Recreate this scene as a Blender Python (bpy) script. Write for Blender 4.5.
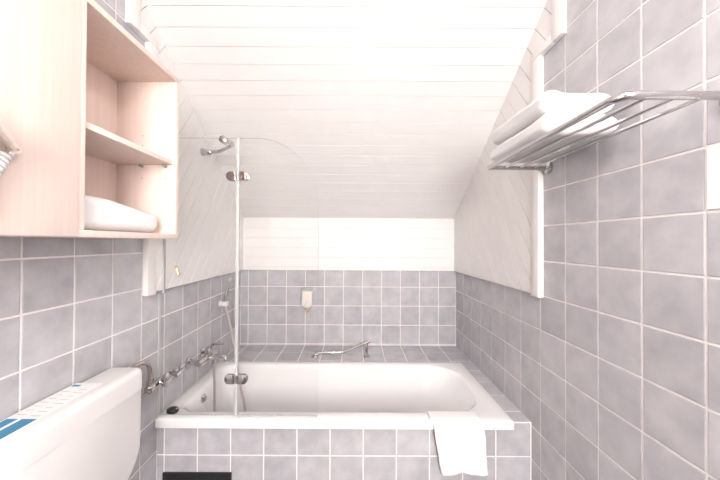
import bpy, bmesh, math, random
from mathutils import Vector, Matrix, noise
random.seed(7)
for o in list(bpy.data.objects): bpy.data.objects.remove(o)
SC = bpy.context.scene
COL = SC.collection
T = 0.152          # one tile pitch in metres: all coordinates below are in tile pitches,
H = 1.40           # measured from the eye point (height H above the floor)
def W(x, y, z): return Vector((x * T, y * T, H + z * T))

# ------------------------------------------------------------------ camera
cd = bpy.data.cameras.new('camera'); cam = bpy.data.objects.new('camera', cd); COL.objects.link(cam)
cd.sensor_width = 36; cd.lens = 36 * 295 / 720; cd.shift_x = 6.6 / 720; cd.clip_start = 0.02
cam.matrix_world = Matrix.Translation(W(0, 0, 0)) @ Matrix.Rotation(math.radians(90.47), 4, 'X') @ Matrix.Rotation(math.radians(0.3), 4, 'Z')
SC.camera = cam
# ------------------------------------------------------------------ world, exposure
wd = bpy.data.worlds.new('world'); SC.world = wd; wd.use_nodes = True
WORLD_COL = (1.0, 0.985, 0.975, 1); WORLD_STR = 40.0
wd.node_tree.nodes['Background'].inputs[0].default_value = WORLD_COL
wd.node_tree.nodes['Background'].inputs[1].default_value = WORLD_STR

ADDED_LAMP_STR = 24.0
SC.view_settings.view_transform = 'Standard'; SC.view_settings.look = 'None'
SC.view_settings.gamma = 1; SC.view_settings.exposure = 0.28; SC.view_settings.use_curve_mapping = False

# ------------------------------------------------------------------ materials
def new_mat(name):
    m = bpy.data.materials.new(name); m.use_nodes = True
    return m, m.node_tree, m.node_tree.nodes['Principled BSDF']
def simple(name, col, rough=0.5, metal=0.0, spec=0.5, coat=0.0):
    m, nt, b = new_mat(name)
    b.inputs['Base Color'].default_value = (*col, 1); b.inputs['Roughness'].default_value = rough
    b.inputs['Metallic'].default_value = metal; b.inputs['Specular IOR Level'].default_value = spec
    b.inputs['Coat Weight'].default_value = coat
    return m
def add(nt, t, **kw):
    n = nt.nodes.new(t)
    for k, v in kw.items(): setattr(n, k, v)
    return n
def bumped(m, scale, strength, dist=0.001, detail=3, stretch=None):
    nt = m.node_tree; b = nt.nodes['Principled BSDF']
    tc = add(nt, 'ShaderNodeTexCoord'); nz = add(nt, 'ShaderNodeTexNoise'); bp = add(nt, 'ShaderNodeBump')
    nz.inputs['Scale'].default_value = scale; nz.inputs['Detail'].default_value = detail
    src = tc.outputs['Object']
    if stretch:
        mp = add(nt, 'ShaderNodeMapping'); mp.inputs['Scale'].default_value = stretch
        nt.links.new(src, mp.inputs[0]); src = mp.outputs[0]
    nt.links.new(src, nz.inputs['Vector']); nt.links.new(nz.outputs['Fac'], bp.inputs['Height'])
    bp.inputs['Strength'].default_value = strength; bp.inputs['Distance'].default_value = dist
    nt.links.new(bp.outputs[0], b.inputs['Normal'])
    return m
def tile_material():
    m, nt, b = new_mat('glazed_tile')
    tc = add(nt, 'ShaderNodeTexCoord'); oi = add(nt, 'ShaderNodeObjectInfo')
    mul = add(nt, 'ShaderNodeMath', operation='MULTIPLY'); mul.inputs[1].default_value = 37.0
    nt.links.new(oi.outputs['Random'], mul.inputs[0])
    nz = add(nt, 'ShaderNodeTexNoise', noise_dimensions='4D'); nz.inputs['Scale'].default_value = 13; nz.inputs['Detail'].default_value = 4
    nz.inputs['Roughness'].default_value = 0.55
    nt.links.new(tc.outputs['Object'], nz.inputs['Vector']); nt.links.new(mul.outputs[0], nz.inputs['W'])
    cr = add(nt, 'ShaderNodeValToRGB')
    cr.color_ramp.elements[0].position = 0.28; cr.color_ramp.elements[0].color = (0.39, 0.375, 0.402, 1)
    cr.color_ramp.elements[1].position = 0.72; cr.color_ramp.elements[1].color = (0.53, 0.51, 0.532, 1)
    nt.links.new(nz.outputs['Fac'], cr.inputs[0])
    hs = add(nt, 'ShaderNodeHueSaturation')
    mr = add(nt, 'ShaderNodeMapRange'); mr.inputs['To Min'].default_value = 0.93; mr.inputs['To Max'].default_value = 1.06
    nt.links.new(oi.outputs['Random'], mr.inputs['Value']); nt.links.new(mr.outputs[0], hs.inputs['Value'])
    nt.links.new(cr.outputs[0], hs.inputs['Color']); nt.links.new(hs.outputs[0], b.inputs['Base Color'])
    b.inputs['Roughness'].default_value = 0.2; b.inputs['Specular IOR Level'].default_value = 0.5
    n2 = add(nt, 'ShaderNodeTexNoise', noise_dimensions='4D'); n2.inputs['Scale'].default_value = 18; n2.inputs['Detail'].default_value = 1
    nt.links.new(tc.outputs['Object'], n2.inputs['Vector']); nt.links.new(mul.outputs[0], n2.inputs['W'])
    bp = add(nt, 'ShaderNodeBump'); bp.inputs['Strength'].default_value = 0.25; bp.inputs['Distance'].default_value = 0.002
    nt.links.new(n2.outputs['Fac'], bp.inputs['Height']); nt.links.new(bp.outputs[0], b.inputs['Normal'])
    return m
def wood_material(name, c0, c1, axis, rough=0.45):
    m, nt, b = new_mat(name)
    tc = add(nt, 'ShaderNodeTexCoord'); mp = add(nt, 'ShaderNodeMapping'); mp.inputs['Scale'].default_value = axis
    nz = add(nt, 'ShaderNodeTexNoise'); nz.inputs['Scale'].default_value = 1; nz.inputs['Detail'].default_value = 5; nz.inputs['Roughness'].default_value = 0.65
    cr = add(nt, 'ShaderNodeValToRGB')
    cr.color_ramp.elements[0].position = 0.3; cr.color_ramp.elements[0].color = (*c0, 1)
    cr.color_ramp.elements[1].position = 0.7; cr.color_ramp.elements[1].color = (*c1, 1)
    nt.links.new(tc.outputs['Object'], mp.inputs[0]); nt.links.new(mp.outputs[0], nz.inputs['Vector'])
    nt.links.new(nz.outputs['Fac'], cr.inputs[0]); nt.links.new(cr.outputs[0], b.inputs['Base Color'])
    b.inputs['Roughness'].default_value = rough
    return m
def glass_material():
    m = bpy.data.materials.new('clear_glass'); m.use_nodes = True; nt = m.node_tree; nt.nodes.clear()
    out = add(nt, 'ShaderNodeOutputMaterial'); mix = add(nt, 'ShaderNodeMixShader'); tr = add(nt, 'ShaderNodeBsdfTransparent')
    gl = add(nt, 'ShaderNodeBsdfGlossy'); lw = add(nt, 'ShaderNodeLayerWeight'); lw.inputs['Blend'].default_value = 0.5
    tr.inputs[0].default_value = (0.995, 0.995, 0.994, 1); gl.inputs['Roughness'].default_value = 0.02
    pw = add(nt, 'ShaderNodeMath', operation='POWER'); pw.inputs[1].default_value = 5.0           # Schlick reflectance of one face
    ma = add(nt, 'ShaderNodeMath', operation='MULTIPLY_ADD'); ma.inputs[1].default_value = 0.9; ma.inputs[2].default_value = 0.018
    nt.links.new(lw.outputs['Facing'], pw.inputs[0]); nt.links.new(pw.outputs[0], ma.inputs[0]); nt.links.new(ma.outputs[0], mix.inputs[0])
    nt.links.new(tr.outputs[0], mix.inputs[1]); nt.links.new(gl.outputs[0], mix.inputs[2])
    nt.links.new(mix.outputs[0], out.inputs[0])
    return m
def emit_mat(name, col, s):
    m = bpy.data.materials.new(name); m.use_nodes = True; nt = m.node_tree; nt.nodes.clear()
    out = add(nt, 'ShaderNodeOutputMaterial'); e = add(nt, 'ShaderNodeEmission')
    e.inputs[0].default_value = (*col, 1); e.inputs[1].default_value = s; nt.links.new(e.outputs[0], out.inputs[0])
    return m
TILE = tile_material()
GROUT = bumped(simple('grout', (0.80, 0.75, 0.73), 0.9, spec=0.2), 300, 0.3)
BOARD = wood_material('white_painted_board', (0.775, 0.747, 0.73), (0.80, 0.772, 0.757), (9, 9, 9), 0.5)
TRIMM = simple('cream_trim_paint', (0.79, 0.755, 0.73), 0.45)
PLASTER = bumped(simple('white_plaster', (0.85, 0.82, 0.80), 0.8), 60, 0.1)
BACKING = simple('board_backing', (0.74, 0.68, 0.64), 0.9)
BEECH = wood_material('beech_laminate', (0.755, 0.60, 0.53), (0.81, 0.68, 0.62), (60, 60, 2.0), 0.5)
ENAMEL = simple('white_enamel', (0.80, 0.78, 0.775), 0.12, coat=0.4)
PLASTIC = simple('white_plastic', (0.74, 0.715, 0.705), 0.28)
CREAM = simple('cream_plastic', (0.82, 0.70, 0.60), 0.35)
CHROME = simple('chrome', (0.58, 0.56, 0.56), 0.07, 1.0)
STEEL = simple('brushed_steel', (0.62, 0.60, 0.60), 0.28, 1.0)
COPPERY = simple('rosy_chrome', (0.62, 0.53, 0.50), 0.15, 1.0)
BLACKP = simple('black_plastic', (0.012, 0.012, 0.014), 0.35)
BRASS = simple('brass', (0.75, 0.45, 0.22), 0.3, 1.0)
TOWEL = bumped(simple('white_terry', (0.80, 0.785, 0.78), 0.95, spec=0.1), 420, 0.7, 0.003)
FLOORM = simple('floor_tile', (0.12, 0.105, 0.10), 0.35)
GLASS = glass_material()
GLASSEDGE = simple('glass_edge', (0.55, 0.56, 0.55), 0.2)
SEAL = simple('seal_strip', (0.72, 0.71, 0.70), 0.35); SEAL.node_tree.nodes['Principled BSDF'].inputs['Alpha'].default_value = 0.45
PAPER = simple('paper', (0.86, 0.85, 0.84), 0.6)
INKBLUE = simple('blue_ink', (0.05, 0.25, 0.42), 0.5)
INKGREY = simple('grey_ink', (0.60, 0.61, 0.65), 0.6)
GREYP = simple('grey_plastic', (0.33, 0.34, 0.33), 0.45)
TAN = simple('tan_plastic', (0.55, 0.38, 0.27), 0.4)
HOSE = simple('chrome_hose', (0.60, 0.54, 0.52), 0.3, 1.0)

OPAL = emit_mat('added_lamp_glow', (1.0, 0.965, 0.95), ADDED_LAMP_STR)  # emission of the added, unseen ceiling lamp
# ------------------------------------------------------------------ mesh helpers (tile-pitch units)
def spline(pts, n=8):
    P = [Vector(p) for p in pts]; out = []
    for i in range(len(P) - 1):
        a = P[i - 1] if i else P[i] * 2 - P[i + 1]
        b, c = P[i], P[i + 1]
        d = P[i + 2] if i + 2 < len(P) else P[i + 1] * 2 - P[i]
        for k in range(n):
            t = k / n
            out.append(0.5 * ((2 * b) + (c - a) * t + (2 * a - 5 * b + 4 * c - d) * t * t + (3 * b - a - 3 * c + d) * t ** 3))
    out.append(P[-1]); return out
class MB:
    def __init__(s): s.bm = bmesh.new()
    def box(s, x0, x1, y0, y1, z0, z1, bev=0.0, seg=2):
        b = bmesh.new(); vs = [b.verts.new(W(x, y, z)) for x in (x0, x1) for y in (y0, y1) for z in (z0, z1)]
        for f in ((0,1,3,2),(4,6,7,5),(0,4,5,1),(2,3,7,6),(0,2,6,4),(1,5,7,3)): b.faces.new([vs[i] for i in f])
        if bev: bmesh.ops.bevel(b, geom=b.edges[:], offset=bev * T, segments=seg, profile=0.5, affect='EDGES')
        s._merge(b); return s
    def prism(s, pts, axis, a0, a1, bev=0.0, seg=2):
        """pts: closed outline in the two other axes (in x,y,z order); extruded along axis from a0 to a1"""
        def mk(p, a): return {'x': W(a, p[0], p[1]), 'y': W(p[0], a, p[1]), 'z': W(p[0], p[1], a)}[axis]
        b = bmesh.new(); lo = [b.verts.new(mk(p, a0)) for p in pts]; hi = [b.verts.new(mk(p, a1)) for p in pts]
        n = len(pts); f0 = b.faces.new(lo); f1 = b.faces.new(hi)
        for i in range(n): b.faces.new((lo[i], lo[(i + 1) % n], hi[(i + 1) % n], hi[i]))
        bmesh.ops.recalc_face_normals(b, faces=b.faces[:])
        if bev:
            es = [e for e in b.edges if (e in f0.edges[:] or e in f1.edges[:])]
            bmesh.ops.bevel(b, geom=es, offset=bev * T, segments=seg, profile=0.5, affect='EDGES')
        s._merge(b); return s
    def tube(s, pts, r, seg=12, caps=True):
        P = [W(*p) for p in pts]; n = len(P); R = r if isinstance(r, (list, tuple)) else [r] * n
        b = bmesh.new(); rings = []; up = None
        for i in range(n):
            t = (P[min(i + 1, n - 1)] - P[max(i - 1, 0)]).normalized()
            if up is None:
                up = Vector((0, 0, 1)) if abs(t.z) < 0.9 else Vector((1, 0, 0))
            u = (up - t * up.dot(t)).normalized(); v = t.cross(u); up = u
            rings.append([b.verts.new(P[i] + (u * math.cos(a) + v * math.sin(a)) * R[i] * T) for a in [2 * math.pi * k / seg for k in range(seg)]])
        for i in range(n - 1):
            for k in range(seg): b.faces.new((rings[i][k], rings[i][(k + 1) % seg], rings[i + 1][(k + 1) % seg], rings[i + 1][k]))
        if caps: b.faces.new(rings[0][::-1]); b.faces.new(rings[-1])
        bmesh.ops.recalc_face_normals(b, faces=b.faces[:])
        s._merge(b); return s
    def lathe(s, c, d, prof, seg=20):
        """prof: (distance along d, radius)"""
        D = Vector(d).normalized(); pts = [Vector(c) + D * a for a, r in prof]
        return s._lathe(pts, D, [max(r, 1e-4) for a, r in prof], seg)
    def _lathe(s, pts, D, R, seg):
        u = D.orthogonal().normalized(); v = D.cross(u); b = bmesh.new(); rings = []
        for p, r in zip(pts, R):
            rings.append([b.verts.new(W(*(p + (u * math.cos(a) + v * math.sin(a)) * r))) for a in [2 * math.pi * k / seg for k in range(seg)]])
        for i in range(len(rings) - 1):
            for k in range(seg): b.faces.new((rings[i][k], rings[i][(k + 1) % seg], rings[i + 1][(k + 1) % seg], rings[i + 1][k]))
        b.faces.new(rings[0][::-1]); b.faces.new(rings[-1])
        bmesh.ops.recalc_face_normals(b, faces=b.faces[:])
        s._merge(b); return s
    def loft(s, rings, cap0=True, cap1=True):
        b = bmesh.new(); R = [[b.verts.new(W(*p)) for p in r] for r in rings]; n = len(R[0])
        for i in range(len(R) - 1):
            for k in range(n): b.faces.new((R[i][k], R[i][(k + 1) % n], R[i + 1][(k + 1) % n], R[i + 1][k]))
        if cap0: b.faces.new(R[0][::-1])
        if cap1: b.faces.new(R[-1])
        bmesh.ops.recalc_face_normals(b, faces=b.faces[:])
        s._merge(b); return s
    def grid(s, rows):
        b = bmesh.new(); R = [[b.verts.new(W(*p)) for p in r] for r in rows]
        for i in range(len(R) - 1):
            for k in range(len(R[0]) - 1): b.faces.new((R[i][k], R[i][k + 1], R[i + 1][k + 1], R[i + 1][k]))
        s._merge(b); return s
    def _merge(s, b):
        me = bpy.data.meshes.new('tmp'); b.to_mesh(me); b.free(); s.bm.from_mesh(me); bpy.data.meshes.remove(me)
    def build(s, name, mat, parent=None, origin=None, smooth=True, angle=35):
        o0 = W(*origin) if origin is not None else (parent.matrix_world.translation.copy() if parent else Vector((0, 0, 0)))
        if parent and origin is None: o0 = Vector(parent['_o'])
        bmesh.ops.translate(s.bm, vec=-o0, verts=s.bm.verts[:])
        me = bpy.data.meshes.new(name); s.bm.to_mesh(me); s.bm.free()
        mats = mat if isinstance(mat, (list, tuple)) else [mat]
        for m in mats: me.materials.append(m)
        if smooth:
            me.shade_smooth(); me.set_sharp_from_angle(angle=math.radians(angle))
        o = bpy.data.objects.new(name, me); COL.objects.link(o); o['_o'] = list(o0)
        if parent: o.parent = parent; o.location = o0 - Vector(parent['_o'])
        else: o.location = o0
        return o
def tag(o, label, cat, group=None):
    o['label'] = label; o['category'] = cat
    if group: o['group'] = group
    return o
def thing(name, label, cat, loc, group=None):
    o = bpy.data.objects.new(name, None); COL.objects.link(o); o.empty_display_size = 0.05
    o.location = W(*loc); o['_o'] = list(o.location)
    return tag(o, label, cat, group)
def struct(o): o['kind'] = 'structure'; return o
def rounded(pts, radii, n=6):
    out = []; N = len(pts)
    for i in range(N):
        p = Vector((*pts[i], 0)); a = Vector((*pts[i - 1], 0)); c = Vector((*pts[(i + 1) % N], 0)); r = radii[i]
        if r <= 0: out.append((p.x, p.y)); continue
        u = (a - p).normalized(); v = (c - p).normalized(); ang = u.angle(v); d = r / math.tan(ang / 2)
        cen = p + (u + v).normalized() * (r / math.sin(ang / 2))
        s0 = p + u * d - cen; s1 = p + v * d - cen; tot = s0.angle(s1)
        ax = s0.cross(s1).normalized()
        for k in range(n + 1):
            q = cen + Matrix.Rotation(tot * k / n, 3, ax) @ s0; out.append((q.x, q.y))
    return out

# ------------------------------------------------------------------ the room
XL, XR, YB, YN = -5.905, 5.405, 15.53, -11.0
ZF, ZC = -H / T, 7.0
SL0, SLK = 1.24, 0.722                                # sloping ceiling: z = SL0 + SLK*(YB - y)
YS = YB - (ZC - SL0) / SLK                            # where slope meets the flat ceiling
JO = 0.014                                            # grout lies this far behind the tile faces
floor = struct(MB().box(XL - 1, XR + 1, YN, YB + 1, ZF - 1, ZF).build('floor', FLOORM, smooth=False))
wall_right = struct(MB().box(XR + JO, XR + 1, YN, YB + 1, ZF, ZC + 1).build('wall_right', GROUT, smooth=False))
wall_left = struct(MB().box(XL - 1, XL - JO, YN, YB + 1, ZF, ZC + 1).build('wall_left', GROUT, smooth=False))
wall_back = struct(MB().box(XL - 1, XR + 1, YB + JO, YB + 1, ZF, ZC + 1).build('wall_back', GROUT, smooth=False))
nrm = math.hypot(1, SLK)
th = 0.035                                             # board thickness
def slz(y, off=0.0): return SL0 + SLK * (YB - y) + off * nrm
ceiling = struct(MB().prism([(YN, ZC), (YN, ZC + 1), (YB + 1, ZC + 1), (YB + 1, slz(YB + 1, th)), (YS, ZC + th * 0.9)], 'x', XL - 1, XR + 1).build('ceiling', PLASTER, smooth=False))

WX0, WX1, WZ0, WZ1 = -0.6, 5.0, -0.8, 5.9                # unseen window, added behind the eye point for soft frontal light
wall_near = struct(MB().box(XL - 1, XR + 1, YN - 1, YN, ZF, WZ0).box(XL - 1, XR + 1, YN - 1, YN, WZ1, ZC + 1)
    .box(XL - 1, WX0, YN - 1, YN, WZ0, WZ1).box(WX1, XR + 1, YN - 1, YN, WZ0, WZ1).build('wall_near', PLASTER, smooth=False))
added_win = MB()
for a in (WX0, WX1 - 0.3, (WX0 + WX1) / 2 - 0.15): added_win.box(a, a + 0.3, YN - 0.6, YN - 0.3, WZ0, WZ1, 0.02)
for a in (WZ0, WZ1 - 0.3): added_win.box(WX0, WX1, YN - 0.6, YN - 0.3, a, a + 0.3, 0.02)
added_window_1 = struct(added_win.build('added_window_1', TRIMM))
MB().box(WX0 + 0.3, WX1 - 0.3, YN - 0.47, YN - 0.43, WZ0 + 0.3, WZ1 - 0.3).build('added_window_pane', GLASS, added_window_1, smooth=False)
pl = bpy.data.lights.new('added_window_portal', 'AREA'); pl.shape = 'RECTANGLE'; pl.size = (WX1 - WX0) * T; pl.size_y = (WZ1 - WZ0) * T; pl.cycles.is_portal = True  # guides sky light through the added window
po = bpy.data.objects.new('added_window_portal', pl); COL.objects.link(po); po.location = W((WX0 + WX1) / 2, YN - 0.9, (WZ0 + WZ1) / 2); po.rotation_euler = (math.radians(90), 0, 0)
# tiles: one flat block with a small bevel, mesh shared between equal sizes
TM = {}
GAP = 0.04
def tile_mesh(a, b):
    k = (round(a, 3), round(b, 3))
    if k not in TM:
        w, h = (a - GAP) * T / 2, (b - GAP) * T / 2; e = 0.012 * T; z0 = -JO * T; z1 = -0.004 * T
        V = [(sx * w, sy * h, z0) for sx, sy in ((-1,-1),(1,-1),(1,1),(-1,1))] + [(sx * w, sy * h, z1) for sx, sy in ((-1,-1),(1,-1),(1,1),(-1,1))] \
            + [(sx * (w - e), sy * (h - e), 0) for sx, sy in ((-1,-1),(1,-1),(1,1),(-1,1))]
        F = [(8,9,10,11)] + [(i, (i+1) % 4, 4 + (i+1) % 4, 4 + i) for i in range(4)] + [(4 + i, 4 + (i+1) % 4, 8 + (i+1) % 4, 8 + i) for i in range(4)]
        me = bpy.data.meshes.new('tile'); me.from_pydata(V, [], F); me.materials.append(TILE); TM[k] = me
    return TM[k]
AX = {'right': ((0,-1,0),(0,0,1),(-1,0,0)), 'left': ((0,1,0),(0,0,1),(1,0,0)), 'back': ((1,0,0),(0,0,1),(0,-1,0)), 'top': ((1,0,0),(0,1,0),(0,0,1))}
def place_tile(parent, face, c, a, b):
    o = bpy.data.objects.new('tile', tile_mesh(a, b)); COL.objects.link(o); o.parent = parent
    x, y, z = AX[face]; R = Matrix((x, y, z)).transposed().to_4x4()
    o.matrix_local = Matrix.Translation(W(*c) - Vector(parent['_o'])) @ R
def edges(j0, lo, hi):
    k = math.ceil(lo - j0 + 0.06); e = [lo]
    while j0 + k < hi - 0.06: e.append(j0 + k); k += 1
    return e + [hi]
def tile_field(parent, face, plane, us, vs, keep=lambda u0, u1, v0, v1: True):
    for u0, u1 in zip(us, us[1:]):
        for v0, v1 in zip(vs, vs[1:]):
            if not keep(u0, u1, v0, v1): continue
            u, v = (u0 + u1) / 2, (v0 + v1) / 2
            c = {'right': (plane, u, v), 'left': (plane, u, v), 'back': (u, plane, v), 'top': (u, v, plane)}[face]
            place_tile(parent, face, c, u1 - u0, v1 - v0)
PB = -1.47                                            # bottom edge of the board cladding
ZL = -5.40                                            # top of the tiled ledge
YF = 8.94                                             # face of the tiled bath front
CR_Y, JR_Y, JR_Z = 8.37, 7.46, 5.36                   # right cladding: near edge, near edge above the step, height of the step
CL_Y, JL_Y, JL_Z = 8.26, 7.52, 5.62
def keep_r(y0, y1, z0, z1):
    if y0 > CR_Y and z0 > PB: return False
    if y0 > JR_Y and z0 > JR_Z: return False
    if y0 > YF and z1 < ZL - 0.1: return False
    return z1 < slz(y0) + 1.5
def keep_l(y0, y1, z0, z1):
    if y0 > CL_Y and z0 > PB: return False
    if y0 > JL_Y and z0 > JL_Z: return False
    if y0 > YF and z1 < ZL - 0.1: return False
    return z1 < slz(y0) + 1.5
tile_field(wall_right, 'right', XR, edges(0.527, 0.53, YB), edges(0.497, ZF, ZC), keep_r)
tile_field(wall_left, 'left', XL, edges(0.26, 0.26, YB), edges(-0.325, ZF, ZC), keep_l)
tile_field(wall_back, 'back', YB, edges(0.49, XL, XR), edges(-0.335, ZL, PB + 0.135))

# board cladding
BW = 0.505; BG = 0.011
XPR, XPL, YPB = XR - 0.13, XL + 0.13, YB - 0.10
def clip(poly, a, b, c):                              # keep a*x+b*y <= c
    out = []
    for i in range(len(poly)):
        p, q = poly[i], poly[(i + 1) % len(poly)]; dp = a * p[0] + b * p[1] - c; dq = a * q[0] + b * q[1] - c
        if dp <= 0: out.append(p)
        if dp * dq < 0:
            t = dp / (dp - dq); out.append((p[0] + (q[0] - p[0]) * t, p[1] + (q[1] - p[1]) * t))
    return out
def cladding(wall, poly, x0, x1, backx):
    sy, sz = 1 / nrm, -SLK / nrm                      # along the slope, towards the back
    back = MB().prism(poly, 'x', backx[0], backx[1]).build('cladding_backing', BACKING, wall, smooth=False)
    k0 = min(p[0] * sy + p[1] * sz for p in poly); k1 = max(p[0] * sy + p[1] * sz for p in poly)
    ref = YB * sy + SL0 * sz
    k = ref - math.ceil((ref - k0) / BW) * BW
    while k < k1:
        q = clip(clip(poly, -sy, -sz, -(k + BG * 0.8)), sy, sz, k + BW - BG * 0.8)
        if len(q) >= 3 and max(p[0] for p in q) - min(p[0] for p in q) > 0.02:
            MB().prism(q, 'x', x0, x1, bev=0.008, seg=1).build('board', BOARD, back, smooth=False)
        k += BW
    return back
TW = 0.36
polyR = [(CR_Y + TW, PB), (YB, PB), (YB, slz(YB)), (YS, ZC), (JR_Y + TW, ZC), (JR_Y + TW, JR_Z + 0.22), (CR_Y + TW, JR_Z + 0.22)]
polyL = [(CL_Y + TW, PB), (YB, PB), (YB, slz(YB)), (YS, ZC), (JL_Y + TW, ZC), (JL_Y + TW, JL_Z + 0.22), (CL_Y + TW, JL_Z + 0.22)]
cr = cladding(wall_right, polyR, XPR, XPR + 0.035, (XPR + 0.035, XR + 0.005))
cl = cladding(wall_left, polyL, XPL - 0.035, XPL, (XL - 0.005, XPL - 0.035))
for par, xa, xb, cy, jy, jz in ((cr, XPR - 0.035, XR, CR_Y, JR_Y, JR_Z), (cl, XL, XPL + 0.035, CL_Y, JL_Y, JL_Z)):
    MB().box(xa, xb, cy, cy + TW, PB - 0.07, jz, 0.015).build('edge_trim', TRIMM, par)
    MB().box(xa, xb, jy, jy + TW, jz, ZC, 0.015).build('edge_trim', TRIMM, par)
    MB().box(xa, xb, jy + TW, cy + TW, jz, jz + 0.22, 0.015).build('edge_trim', TRIMM, par)
# band of level boards at the back wall
bb = MB().box(XPL, XPR, YPB + 0.035, YB + 0.01, PB + 0.02, SL0 + 0.05).build('cladding_backing', BACKING, wall_back, smooth=False)
z = SL0
while z > PB + 0.03:
    z1 = max(z - BW, PB)
    MB().box(XPL, XPR, YPB, YPB + 0.035, z1 + BG / 3, z - BG / 3, 0.005, 1).build('board', BOARD, bb, smooth=False)
    z -= BW
# sloping ceiling boards
def S(x, d, off):                                     # d: distance up the slope from its foot
    return (x, YB - d / nrm + off * SLK / nrm, SL0 + d * SLK / nrm + off / nrm)
d = 0.0; LS = (ZC - SL0) * nrm / SLK
while d < LS - 0.05:
    a, b = d + BG / 2, min(d + BW, LS) - BG / 2; e = 0.008
    ring = lambda x: [S(x, a, th), S(x, a, e), S(x, a + e, 0), S(x, b - e, 0), S(x, b, e), S(x, b, th)]
    MB().loft([ring(XL + 0.02), ring(XR - 0.02)]).build('board', BOARD, ceiling, smooth=False)
    d += BW
MB().loft([[S(x, -0.1, th), S(x, LS + .05, th), S(x, LS + .05, th + .15), S(x, -0.1, th + .15)] for x in (XL, XR)]).build('ceiling_backing', BACKING, ceiling, smooth=False)

# ------------------------------------------------------------------ tiled bath surround
sur = thing('bath_surround', 'grey tiled ledge and front wall built around the white bathtub', 'bath surround', (0, YF, ZF))
sb = MB()
sb.box(XL, XR, YF + JO, YF + 0.30, ZF, ZL - JO)
sb.box(4.66, XR, YF + 0.30, YB, ZF, ZL - JO)
sb.box(XL, 4.66, 12.99, YB, ZF, ZL - JO)
sbo = sb.build('masonry', GROUT, sur, smooth=False)
tile_field(sur, 'back', YF, edges(0.33, XL, XR - 0.02), edges(-0.43, ZF, ZL))
tile_field(sur, 'top', ZL, [4.60, XR], edges(0.527, YF, 12.53))
tile_field(sur, 'top', ZL, [4.60, XR], [12.53, 13.53])
tile_field(sur, 'top', ZL, edges(0.49, XL, 4.60), [12.99, 13.53])
tile_field(sur, 'top', ZL, edges(0.49, XL, XR), edges(0.527, 13.53, YB))
MB().box(4.70, XR - 0.02, YF - 0.004, YF + 0.03, ZL - 0.03, ZL + 0.006, 0.01, 1).build('corner_strip', TRIMM, sur)
# black panel low in the bath front
ap = thing('access_grille', 'black slatted access grille low in the tiled bath front', 'grille', (-4.65, YF - 0.05, -7.9))
MB().box(-5.68, -3.62, YF - 0.06, YF + 0.0, -7.9, -6.93, 0.01).build('plate', BLACKP, ap)
for k in range(7):
    MB().box(-5.6, -3.7, YF - 0.085, YF - 0.06, -7.82 + k * .12, -7.75 + k * .12, 0.008, 1).build('slat', BLACKP, ap)

# ------------------------------------------------------------------ bathtub
tub = thing('bathtub', 'white enamelled built-in bathtub with a sloping rounded head end', 'bathtub', (-0.6, 10.9, -7.95))
def rr(x0, x1, y0, y1, z, rad, n=8):                   # rad: (x0y0, x1y0, x1y1, x0y1)
    return [(p[0], p[1], z) for p in rounded([(x0, y0), (x1, y0), (x1, y1), (x0, y1)], rad, n)]
ZR = -5.29
bx0, bx1, by0, by1 = XL + 0.02, 4.82, 8.80, 13.15
def ins(d, z, r): return rr(bx0 + d, bx1 - d, by0 + d, by1 - d, z, (r,) * 4)
lip = lambda ring: [(x, y, -5.54 if y < 8.9 else -5.395) for x, y, z in ring]      # the front lip hangs over the tiles
rings = [lip(ins(0.08, 0, 0.03)), lip(ins(0.0, 0, 0.05)), ins(0.0, ZR - 0.05, 0.05), ins(0.015, ZR - 0.015, 0.05), ins(0.05, ZR, 0.06)]
basin = [ # depth below the rim, left, right, front, back insets, corner radii (left, right)
    (0.00, 0.36, 0.46, 0.42, 0.30, 0.55, 1.25), (0.02, 0.40, 0.51, 0.455, 0.335, 0.55, 1.25), (0.07, 0.43, 0.56, 0.48, 0.36, 0.55, 1.25),
    (0.25, 0.46, 0.66, 0.51, 0.39, 0.55, 1.22), (0.7, 0.51, 0.90, 0.56, 0.44, 0.55, 1.2), (1.3, 0.57, 1.30, 0.62, 0.50, 0.55, 1.15),
    (1.9, 0.65, 1.80, 0.70, 0.58, 0.55, 1.05), (2.3, 0.78, 2.25, 0.82, 0.70, 0.55, 0.95), (2.5, 0.98, 2.65, 1.0, 0.88, 0.5, 0.8), (2.58, 1.3, 3.1, 1.3, 1.15, 0.4, 0.6)]
for dz, l, r, f, bk, cl_, cr_ in basin:
    rings.append(rr(bx0 + l, bx1 - r, by0 + f, by1 - bk, ZR - dz, (cl_, cr_, cr_, cl_)))
MB().loft(rings, cap0=False).build('tub_shell', ENAMEL, tub, angle=50)
ov = MB().lathe((-5.42, 10.68, -5.66), (1, 0, 0.08), [(0, 0.13), (0.05, 0.15), (0.09, 0.12), (0.10, 0.05)]).build('overflow', CHROME, tub)
MB().box(-5.33, -5.27, 10.62, 10.74, -5.72, -5.60, 0.01).build('overflow_knob', CHROME, ov)
MB().lathe((-4.0, 10.95, -7.87), (0, 0, 1), [(0, 0.2), (0.03, 0.2), (0.04, 0.15)]).build('drain', CHROME, tub)
plug = thing('bath_plug', 'round black rubber plug with a thin chain lying on the bathtub rim', 'plug', (-5.62, 9.17, ZR))
MB().lathe((-5.58, 9.19, ZR + 0.005), (0.12, 0.02, 1), [(0, 0.15), (0.03, 0.17), (0.08, 0.17), (0.10, 0.15), (0.105, 0.05)]).build('stopper', BLACKP, plug)
MB().tube(spline([(-5.5, 9.22, ZR + 0.1), (-5.3, 9.30, ZR + 0.05), (-5.05, 9.36, ZR - 0.12), (-4.98, 9.6, ZR - 0.5), (-5.15, 10.2, ZR - 0.9), (-5.28, 10.66, ZR - 0.48)]), 0.012, 6).build('chain', CHROME, plug)

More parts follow.
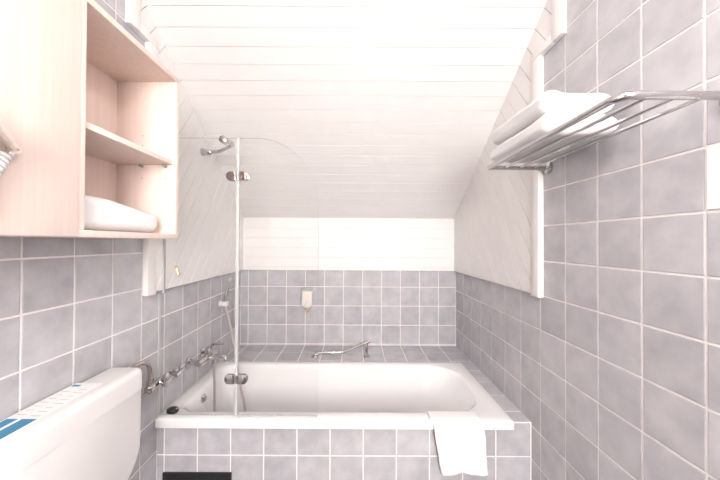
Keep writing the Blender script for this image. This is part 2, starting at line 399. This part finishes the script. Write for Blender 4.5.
# ------------------------------------------------------------------ glass bath screen
scr = thing('bath_screen', 'frameless clear glass bath screen with a round-cornered hinged leaf', 'bath screen', (-3.5, 8.95, ZR))
GY0, GY1 = 8.93, 8.97
def pane(pts, name):
    o = MB().prism(pts, 'y', GY0, GY1).build(name, [GLASS, GLASSEDGE], scr, smooth=False)
    for p in o.data.polygons:
        if abs(p.normal.y) < 0.5: p.material_index = 1
    return o
ZG = 3.15
pane([(XPL + 0.06, ZG), (XPL + 0.06, PB - 0.12), (XL + 0.07, PB - 0.12), (XL + 0.07, ZR + 0.05), (-3.56, ZR + 0.05), (-3.56, ZG)], 'fixed_pane')
arc = [(-1.06 - 1.9 + 1.9 * math.cos(a), ZG - 2.05 + 2.05 * math.sin(a)) for a in [math.pi / 2 * k / 24 for k in range(25)]]
pane([(-3.47, ZR + 0.05), (-1.06, ZR + 0.05)] + arc + [(-3.47, ZG)], 'door_pane')
MB().box(-3.565, -3.465, GY0 - 0.012, GY1 + 0.012, ZR + 0.04, ZG, 0.01).build('seal_strip', SEAL, scr)
MB().box(XL + 0.06, -3.57, GY0 - 0.01, GY1 + 0.01, ZR + 0.005, ZR + 0.055, 0.006).build('bottom_strip', GLASSEDGE, scr)
MB().box(-3.46, -1.06, GY0 - 0.008, GY1 + 0.008, ZR + 0.02, ZR + 0.06, 0.006).build('bottom_strip', SEAL, scr)
MB().box(XL + 0.01, XL + 0.05, GY0 - 0.005, GY1 + 0.02, ZR + 0.03, PB - 0.1, 0.006).build('wall_profile', SEAL, scr)
MB().box(XPL + 0.005, XPL + 0.06, GY0 - 0.005, GY1 + 0.02, PB - 0.1, ZG, 0.006).build('wall_profile', SEAL, scr)
for zc, m in ((1.99, CHROME), (-4.14, CHROME)):
    h = MB()
    for s_ in (-1, 1):
        x0, x1 = sorted((-3.515 + s_ * 0.05, -3.515 + s_ * 0.34))
        rad = (0.02, 0.12, 0.12, 0.02) if s_ > 0 else (0.12, 0.02, 0.02, 0.12)
        for ya, yb in ((GY0 - 0.05, GY0), (GY1, GY1 + 0.05)):
            h.prism(rounded([(x0, zc - 0.14), (x1, zc - 0.14), (x1, zc + 0.14), (x0, zc + 0.14)], rad, 6), 'y', ya, yb, 0.012)
    ho = h.build('hinge', m, scr)
    MB().tube([(-3.515, GY0 - 0.04, zc - 0.12), (-3.515, GY0 - 0.04, zc + 0.12)], 0.04, 10).build('hinge_pin', STEEL, ho)
# stay bar from the left wall to the glass
st = MB().tube(spline([(XPL + 0.02, 11.2, 3.40), (-5.45, 11.2, 3.42), (-5.15, 11.2, 3.43), (-4.75, 10.85, 3.43), (-4.33, 10.4, 3.40), (-4.2, 10.15, 3.38), (-4.1, 9.6, 3.28), (-3.97, 9.0, 3.13)], 6), 0.075, 12).build('stay_bar', CHROME, scr)
MB().lathe((XPL, 11.2, 3.40), (1, 0, 0), [(0, 0.15), (0.06, 0.15), (0.08, 0.12), (0.3, 0.11), (0.34, 0.09)]).build('wall_flange', CHROME, st)
MB().lathe((-3.97, 8.86, 3.10), (0, 1, 0), [(0, 0.06), (0.02, 0.11), (0.2, 0.11), (0.24, 0.08)]).build('glass_clamp', CHROME, st)

# ------------------------------------------------------------------ bath mixer, hose, hand shower
mx = thing('bath_mixer', 'chrome wall mixer tap with spout and lever over the bathtub end', 'tap', (XL, 11.1, -4.34))
zb = -4.34
for y in (10.6, 11.6):
    fl = MB().lathe((XL, y, zb), (1, 0, 0), [(0, 0.2), (0.05, 0.2), (0.10, 0.14), (0.12, 0.09), (0.42, 0.09)]).build('wall_flange', CHROME, mx)
    MB().lathe((XL + 0.30, y, zb), (1, 0, 0), [(0, 0.12), (0.01, 0.135), (0.12, 0.135), (0.13, 0.12)], 6).build('union_nut', CHROME, fl)
MB().tube([(-5.45, 10.45, zb), (-5.45, 10.55, zb), (-5.45, 11.65, zb), (-5.45, 11.75, zb)], [0.1, 0.14, 0.14, 0.1], 16).build('body', CHROME, mx)
MB().tube(spline([(-5.45, 11.1, zb), (-5.2, 11.1, zb + 0.02), (-4.95, 11.1, zb + 0.02), (-4.78, 11.1, zb - 0.03), (-4.75, 11.1, zb - 0.12)], 6), [0.1] * 20 + [0.085] * 5, 12).build('spout', CHROME, mx)
MB().lathe((-5.42, 11.1, zb + 0.08), (0.15, 0, 1), [(0, 0.15), (0.2, 0.15), (0.3, 0.12), (0.32, 0.05)]).build('cartridge_cap', CHROME, mx)
MB().tube(spline([(-5.38, 11.1, zb + 0.36), (-5.2, 11.1, zb + 0.50), (-4.85, 11.1, zb + 0.52)], 5), [0.06] * 6 + [0.045] * 5, 10).build('lever', CHROME, mx)
MB().tube([(-5.2, 11.1, zb - 0.05), (-5.2, 11.1, zb - 0.24)], 0.07, 10).build('hose_outlet', CHROME, mx)
hs = thing('hand_shower', 'slim hand shower with chrome hose hanging into the bathtub', 'hand shower', (XL, 13.15, -2.75))
MB().tube(spline([(-5.2, 11.1, -4.56), (-5.17, 11.1, -5.4), (-5.14, 11.1, -6.4), (-4.9, 11.15, -7.2), (-4.45, 11.4, -7.3), (-4.2, 11.6, -6.7), (-4.57, 12.0, -5.75), (-5.05, 12.5, -4.16), (-5.5, 12.95, -3.2), (-5.66, 13.1, -2.85)], 10), 0.05, 8).build('hose', HOSE, hs)
MB().tube(spline([(-5.66, 13.1, -2.9), (-5.66, 13.12, -2.5), (-5.60, 13.16, -2.1), (-5.52, 13.2, -1.85)], 6), [0.06] * 6 + [0.075] * 13, 12).build('handle', CHROME, hs)
MB().lathe((-5.56, 13.22, -1.80), (0.75, -0.45, -0.3), [(0, 0.06), (0.05, 0.15), (0.12, 0.17), (0.15, 0.16), (0.155, 0.05)]).build('spray_head', GREYP, hs)
ho = MB().box(-5.78, -5.55, 13.0, 13.22, -2.85, -2.65, 0.03).build('holder', PLASTIC, hs)
MB().lathe((XL, 13.11, -2.75), (1, 0, 0), [(0, 0.13), (0.04, 0.13), (0.06, 0.08), (0.2, 0.08)]).build('holder_base', PLASTIC, hs)

# shut-off valve and cistern hose
va = thing('angle_valve', 'chrome angle valve with a bent rosy metal hose beside the cistern', 'valve', (XL, 8.62, -4.15))
MB().lathe((XL, 8.62, -4.14), (1, 0, 0), [(0, 0.16), (0.04, 0.16), (0.07, 0.08), (0.24, 0.08)]).build('wall_flange', CHROME, va)
MB().tube([(-5.70, 8.85, -4.10), (-5.70, 8.75, -4.11), (-5.70, 8.3, -4.17), (-5.70, 8.2, -4.18)], [0.06, 0.1, 0.1, 0.08], 14).build('body', CHROME, va)
kn = MB().lathe((-5.66, 8.70, -4.1), (1, 0.05, 0.12), [(0, 0.06), (0.1, 0.07), (0.12, 0.17), (0.16, 0.19), (0.22, 0.19), (0.25, 0.15), (0.26, 0.04)], 10).build('knob', CHROME, va)
MB().lathe((-5.70, 8.28, -4.25), (0, 0, 1), [(0, 0.08), (0.02, 0.11), (0.17, 0.11), (0.19, 0.08)], 6).build('nut', CHROME, va)
MB().tube(spline([(-5.70, 8.28, -4.1), (-5.66, 8.27, -3.75), (-5.68, 8.2, -3.42), (-5.72, 7.95, -3.28), (-5.76, 7.6, -3.33), (-5.78, 7.3, -3.5), (-5.78, 7.15, -3.7)], 7), 0.055, 10).build('supply_hose', COPPERY, va)
MB().tube([(-5.70, 8.2, -4.2), (-5.70, 7.9, -4.22)], 0.04, 8).build('side_stub', CHROME, va)
v2 = thing('stop_tap', 'small chrome stop tap on the tiles behind the fixed glass', 'valve', (XL, 9.6, -4.27))
MB().lathe((XL, 9.6, -4.27), (1, 0, 0), [(0, 0.15), (0.03, 0.15), (0.06, 0.07), (0.3, 0.07), (0.32, 0.05)]).build('wall_flange', CHROME, v2)
MB().tube([(-5.62, 9.42, -4.27), (-5.62, 9.78, -4.22)], 0.05, 10).build('body', CHROME, v2)
MB().tube([(-5.62, 9.6, -4.22), (-5.62, 9.6, -4.02)], 0.035, 8).build('spindle', CHROME, v2)

# ------------------------------------------------------------------ cistern with leaflet
ci = thing('toilet_cistern', 'white plastic wall-hung toilet cistern with a separate lid', 'cistern', (XL, 5.8, -5.6))
y0, y1 = 4.42, 7.2
tank = rounded([(y0 + .03, -5.62), (y1 - .03, -5.62), (y1 - .03, -3.3), (y0 + .03, -3.3)], (0.7, 0.95, 0.02, 0.02), 8)
MB().prism(tank, 'x', XL + 0.02, -5.07, 0.10, 4).build('tank', PLASTIC, ci, angle=60)
lid = MB().box(XL + 0.02, -5.05, y0, y1, -3.53, -3.02)
bmesh.ops.bevel(lid.bm, geom=[e for e in lid.bm.edges if max(v.co.z for v in e.verts) > H - 3.1 * T], offset=0.15 * T, segments=5, profile=0.5, affect='EDGES')
lid.build('lid', PLASTIC, ci, angle=60)
lf = thing('leaflet', 'printed paper leaflet with blue blocks lying on the cistern lid', 'leaflet', (-5.56, 5.3, -3.018))
MB().box(-5.86, -5.31, 4.40, 6.28, -3.018, -3.008).build('sheet', PAPER, lf, smooth=False)
zp = -3.007
def ink(name, m, x0, x1, ya, yb): MB().box(x0, x1, ya, yb, zp - 0.001, zp + 0.001).build(name, m, lf, smooth=False)
ink('blue_print', INKBLUE, -5.57, -5.32, 4.42, 5.0)
ink('blue_print', INKBLUE, -5.83, -5.64, 4.60, 5.0)
ink('blue_print', INKBLUE, -5.82, -5.66, 6.12, 6.19)
for k in range(8):
    ya = 5.12 + k * 0.13
    if k < 7: ink('text_line', INKGREY, -5.82 + .02 * (k % 3), -5.64 - .02 * (k % 2), ya, ya + 0.025)
    ink('text_line', INKGREY, -5.54, -5.36 - .03 * (k % 3), ya - 0.04, ya - 0.015)

# ------------------------------------------------------------------ beech wall cabinet
CX, cy0, cy1, cz0, cz1, pt = -4.38, 1.2, 7.36, 0.06, 4.05, 0.12
cab = thing('wall_cabinet', 'pale beech wall cabinet with a door and an open shelf bay', 'cabinet', (XL, 4.3, cz0))
MB().box(XL + 0.01, CX, cy0, cy1, cz1 - pt, cz1, 0.008).build('top_panel', BEECH, cab)
MB().box(XL + 0.01, CX, cy0, cy1, cz0, cz0 + pt, 0.008).build('bottom_panel', BEECH, cab)
MB().box(XL + 0.01, CX, cy1 - pt, cy1, cz0 + pt, cz1 - pt, 0.004).build('side_panel', BEECH, cab)
MB().box(XL + 0.01, CX, cy0, cy0 + pt, cz0 + pt, cz1 - pt, 0.004).build('side_panel', BEECH, cab)
MB().box(XL + 0.01, CX, 4.68, 4.80, cz0 + pt, cz1 - pt, 0.004).build('partition', BEECH, cab)
MB().box(XL + 0.01, XL + 0.07, cy0 + pt, cy1 - pt, cz0 + pt, cz1 - pt).build('back_panel', BEECH, cab, smooth=False)
MB().box(CX - 0.10, CX + 0.02, cy0 + 0.01, 4.68, cz0 + 0.01, cz1 - 0.01, 0.008).build('door', BEECH, cab)
sh = MB().box(XL + 0.07, CX - 0.07, 4.80, cy1 - pt, 1.88, 1.99, 0.006).build('shelf', BEECH, cab)
pg = []
for x in (-5.2, -4.62):
    MB().lathe((x, cy1 - pt, 1.84), (0, -1, 0), [(0, 0.035), (0.09, 0.035)], 8).build('shelf_peg', GREYP, sh)
    for zz in (1.55, 2.35, 2.6):
        MB().lathe((x, cy1 - pt + 0.002, zz), (0, -1, 0), [(0, 0.022), (0.004, 0.022)], 8).build('peg_hole', TAN, cab)

# towels ------------------------------------------------------------
def folded_towel(name, parent, x0, x1, y0, y1, z0, h, seed, fold='x0', axis='y', sag=0.0, nlay=2, bulge=None):
    """a towel folded in layers: rounded slab with a rounded fold edge and soft waves, seams between layers at the other faces"""
    nu, nv = 30, 34; rings = []
    for i in range(nu + 1):
        t = i / nu; y = y0 + (y1 - y0) * t
        e = min(1.0, math.sqrt(max(0, 1 - (1 - min(t, 1 - t) / 0.07) ** 2)) if min(t, 1 - t) < 0.07 else 1.0)
        e = 0.45 + 0.55 * e
        ring = []
        for k in range(nv):
            a = 2 * math.pi * k / nv; c, s = math.cos(a), math.sin(a); n = 5.0
            px = math.copysign(abs(c) ** (2 / n), c); pz = math.copysign(abs(s) ** (2 / 3.0), s)
            if abs(pz) < 0.22: px *= 0.965                                  # seam between the layers
            x = (x0 + x1) / 2 + px * (x1 - x0) / 2 * (0.93 + 0.07 * e)
            zz = z0 + h / 2 + pz * h / 2 * e
            w = noise.noise(Vector((x * 1.6 + seed * 7, y * 1.3, zz * 1.2))) * 0.05
            if pz > 0:
                zz += w * 1.6 + sag * (1 - ((x - x0) / (x1 - x0)))
                if bulge: zz += bulge(x, y)
            x += w * 0.6
            ring.append((x, y, max(zz, z0)))
        rings.append(ring)
    return MB().loft(rings).build(name, TOWEL, parent, origin=None if parent else ((x0 + x1) / 2, (y0 + y1) / 2, z0), angle=80)
tw = folded_towel('folded_towel', None, -5.80, -4.56, 4.86, 6.92, cz0 + pt, 0.52, 3, bulge=lambda x, y: 0.13 * max(0.0, (6.5 - y) / 1.6))
tag(tw, 'plump white folded towel inside the open bay of the cabinet', 'towel')

# hair dryer on the cabinet door
hd = thing('hair_dryer', 'white hair dryer with a coiled cord hung on the cabinet door', 'hair dryer', (CX + 0.02, 3.4, 0.9))
xq = CX + 0.02
MB().box(xq, xq + 0.22, 2.7, 3.22, 0.75, 1.75, 0.08, 4).build('wall_holder', PLASTIC, hd)
MB().lathe((xq + 0.30, 2.95, 1.26), (0.1, 1, 0.05), [(-0.62, 0.17), (-0.58, 0.22), (-0.1, 0.25), (0.18, 0.24), (0.30, 0.17), (0.33, 0.04)]).build('dryer_body', PLASTIC, hd)
MB().tube(spline([(xq + 0.16, 3.2, 1.42), (xq + 0.16, 3.45, 1.32), (xq + 0.14, 3.60, 1.19), (xq + 0.13, 3.65, 1.16)], 5), [0.07] * 10 + [0.055] * 6, 10).build('nozzle_arm', CREAM, hd)
MB().tube([(xq + 0.08, 3.70 + 0.07 * math.cos(a), 1.15 + 0.045 * math.sin(a)) for a in [2 * math.pi * k / 20 for k in range(21)]], 0.022, 8).build('hanging_loop', CREAM, hd)
coil = []; NT = 15
for k in range(12 * NT + 1):
    t = k / (12 * NT); a = 2 * math.pi * NT * t; cy = 3.58 - 0.40 * t; cz = 1.07 - 0.80 * t
    r = 0.065; coil.append((xq + 0.12 + r * math.cos(a), cy + r * math.sin(a) * 0.88, cz - r * math.sin(a) * 0.46))
MB().tube(coil, 0.019, 6).build('coiled_cord', PLASTIC, hd)

# ------------------------------------------------------------------ soap dispenser, hook, notice
sd = thing('soap_dispenser', 'small white soap dispenser with a tan nozzle on the back wall', 'soap dispenser', (-2.38, YB, -3.6))
MB().box(-2.74, -2.12, YB - 0.12, YB, -3.20, -2.36, 0.03).build('wall_bracket', GREYP, sd)
bt = rounded([(-2.52, -3.36), (-2.22, -3.36), (-2.10, -3.22), (-2.10, -2.50), (-2.64, -2.50), (-2.64, -3.22)], (0.02, 0.02, 0.06, 0.05, 0.05, 0.06), 5)
btl = MB().prism(bt, 'y', YB - 0.42, YB - 0.10, 0.05, 3).build('bottle', PLASTIC, sd)
MB().box(-2.56, -2.18, YB - 0.424, YB - 0.418, -3.0, -2.62).build('printed_label', simple('pale_print', (0.80, 0.70, 0.60), 0.5), btl, smooth=False)
MB().lathe((-2.37, YB - 0.26, -3.35), (0, 0, -1), [(0, 0.15), (0.13, 0.15), (0.15, 0.08), (0.26, 0.06)]).build('nozzle', TAN, sd)
hk = thing('robe_hook', 'small brass robe hook on the white cladding behind the glass', 'hook', (XPL, 9.64, -0.95))
MB().lathe((XPL, 9.62, -0.86), (1, 0, 0), [(0, 0.07), (0.02, 0.07), (0.03, 0.03)]).build('rosette', BRASS, hk)
MB().tube(spline([(XPL + 0.02, 9.62, -0.86), (XPL + 0.05, 9.62, -0.98), (XPL + 0.08, 9.62, -1.08), (XPL + 0.12, 9.62, -1.04)], 5), 0.032, 8).build('prong', BRASS, hk)
nt_ = thing('notice', 'white laminated notice with faint text on the tiled wall', 'sign', (XR, 4.0, 0.5))
MB().box(XR - 0.012, XR - 0.002, 3.42, 4.50, 0.53, 1.47, 0.003, 1).build('sheet', PAPER, nt_)
for k in range(8):
    zt = 1.33 - k * 0.1
    MB().box(XR - 0.0145, XR - 0.0125, 3.60, 4.32 - 0.1 * (k % 3), zt - 0.035, zt).build('text_line', simple('faint_ink', (0.70, 0.68, 0.68), 0.6) if k == 0 else bpy.data.materials['faint_ink'], nt_, smooth=False)

# ------------------------------------------------------------------ grab rail on the ledge
gr = thing('grab_rail', 'low bent chrome grab rail mounted on the tiled ledge behind the tub', 'grab rail', (-0.4, 14.0, ZL))
MB().tube(spline([(-1.78, 13.95, ZL + 0.02), (-1.78, 13.95, ZL + 0.1), (-1.66, 13.95, ZL + 0.17), (-1.4, 13.96, ZL + 0.19), (-0.55, 14.0, ZL + 0.20), (-0.3, 14.0, ZL + 0.27), (0.2, 14.0, ZL + 0.48), (0.82, 14.0, ZL + 0.75)], 6), 0.07, 12).build('rail', CHROME, gr)
MB().lathe((-1.78, 13.95, ZL), (0, 0, 1), [(0, 0.19), (0.04, 0.19), (0.07, 0.09)]).build('foot', CHROME, gr)
MB().lathe((0.66, 14.0, ZL), (0, 0, 1), [(0, 0.16), (0.04, 0.16), (0.07, 0.06), (0.66, 0.06)]).build('foot', CHROME, gr)

# ------------------------------------------------------------------ towel rack with towels
RZ, RX, RY0, RY1 = 2.10, 3.77, 4.15, 8.14
rk = thing('towel_rack', 'chrome wall towel rack of parallel bars on the tiled wall', 'towel rack', (XR, 6.2, RZ))
rail = [(XR - 0.02, RY0, RZ), (4.9, RY0, RZ), (4.3, RY0, RZ)]
c = 0.2
rail += [(RX + c - c * math.sin(a), RY0 + c - c * math.cos(a), RZ) for a in [math.pi / 2 * k / 10 for k in range(11)]]
rail += [(RX, 5.5, RZ), (RX, 7.0, RZ), (RX, RY1 + 0.04, RZ)]
MB().tube(rail, 0.06, 14).build('outer_rail', CHROME, rk)
MB().tube([(RX - 0.03, RY1, RZ - 0.02), (XR - 0.02, RY1, RZ - 0.02)], 0.06, 14).build('end_arm', CHROME, rk)
for x in (4.16, 4.56, 4.95):
    MB().tube([(x, RY0 + 0.02, RZ - 0.01), (x, RY1, RZ - 0.01)], 0.036, 10).build('bar', CHROME, rk)
for y in (RY0, RY1):
    MB().lathe((XR, y, RZ - 0.01), (-1, 0, 0), [(0, 0.17), (0.05, 0.17), (0.09, 0.12), (0.10, 0.07), (0.16, 0.07)]).build('wall_flange', CHROME, rk)
ztw = RZ + 0.065
t1 = folded_towel('folded_towel', None, RX - 0.07, 5.24, 5.72, 8.06, ztw, 0.42, 1)
tag(t1, 'lower white folded towel resting on the bars of the chrome rack', 'towel')
t2 = folded_towel('folded_towel', None, RX - 0.04, 5.2, 5.80, 8.02, ztw + 0.44, 0.42, 2, bulge=lambda x, y: 0.10 * math.exp(-((x - 3.95) / 0.25) ** 2) - 0.10 * math.exp(-((x - 4.45) / 0.25) ** 2))
tag(t2, 'upper white folded towel lying on another folded towel on the rack', 'towel')

# ------------------------------------------------------------------ bath mat towel over the rim
prof = [(9.50, -6.0), (9.42, -5.62), (9.36, -5.36), (9.24, -5.245), (9.05, -5.235), (8.87, -5.235), (8.775, -5.29), (8.74, -5.45), (8.745, -5.8), (8.76, -6.2), (8.78, -6.55), (8.79, -6.82)]
pv = spline([(0, a, b) for a, b in prof], 5); rows = []
for i, p in enumerate(pv):
    t = i / (len(pv) - 1); s = max(0.0, (t - 0.5) / 0.5)
    xl = 2.28 + 0.05 * (1 - t) + 0.36 * s; xr = 3.82 + 0.2 * s ** 0.7
    row = []
    for k in range(25):
        u = k / 24; x = xl + (xr - xl) * u
        wv = 0.055 * math.sin(u * 7.2 + 0.4) * s + 0.02 * math.sin(u * 15 + 2) * s
        zz = p.z
        if s > 0: zz += s * (0.05 * math.cos((u - 0.5) * 9.0) - 0.02) + 0.02 * s * noise.noise(Vector((x * 3, zz * 2, 1)))
        row.append((x + 0.02 * noise.noise(Vector((u * 3, t * 9, 5))), p.y - abs(wv) * 0.9 - 0.01 * s, zz))
    rows.append(row)
bm_t = MB().grid(rows).build('bath_mat', TOWEL, None, origin=(3.1, 8.9, ZR), angle=80)
sm = bm_t.modifiers.new('thick', 'SOLIDIFY'); sm.thickness = 0.045 * T; sm.offset = 1
ss = bm_t.modifiers.new('soft', 'SUBSURF'); ss.levels = 1; ss.render_levels = 1
tag(bm_t, 'white terry bath mat hanging over the front rim of the bathtub', 'bath mat')

# ------------------------------------------------------------------ unseen ceiling lamp, added above the frame as extra light
clp = thing('added_ceiling_lamp', 'added round opal lamp on the flat ceiling, out of view', 'lamp', (2.2, 0.8, ZC))
MB().lathe((2.2, 0.8, ZC), (0, 0, -1), [(0, 1.35), (0.1, 1.35)], 32).build('added_lamp_plate', PLASTIC, clp)
MB().lathe((2.2, 0.8, ZC - 0.1), (0, 0, -1), [(0, 1.3), (0.2, 1.28), (0.4, 1.1), (0.55, 0.7), (0.6, 0.05)], 32).build('added_lamp_shade', OPAL, clp)

for o in bpy.data.objects:
    if '_o' in o: del o['_o']
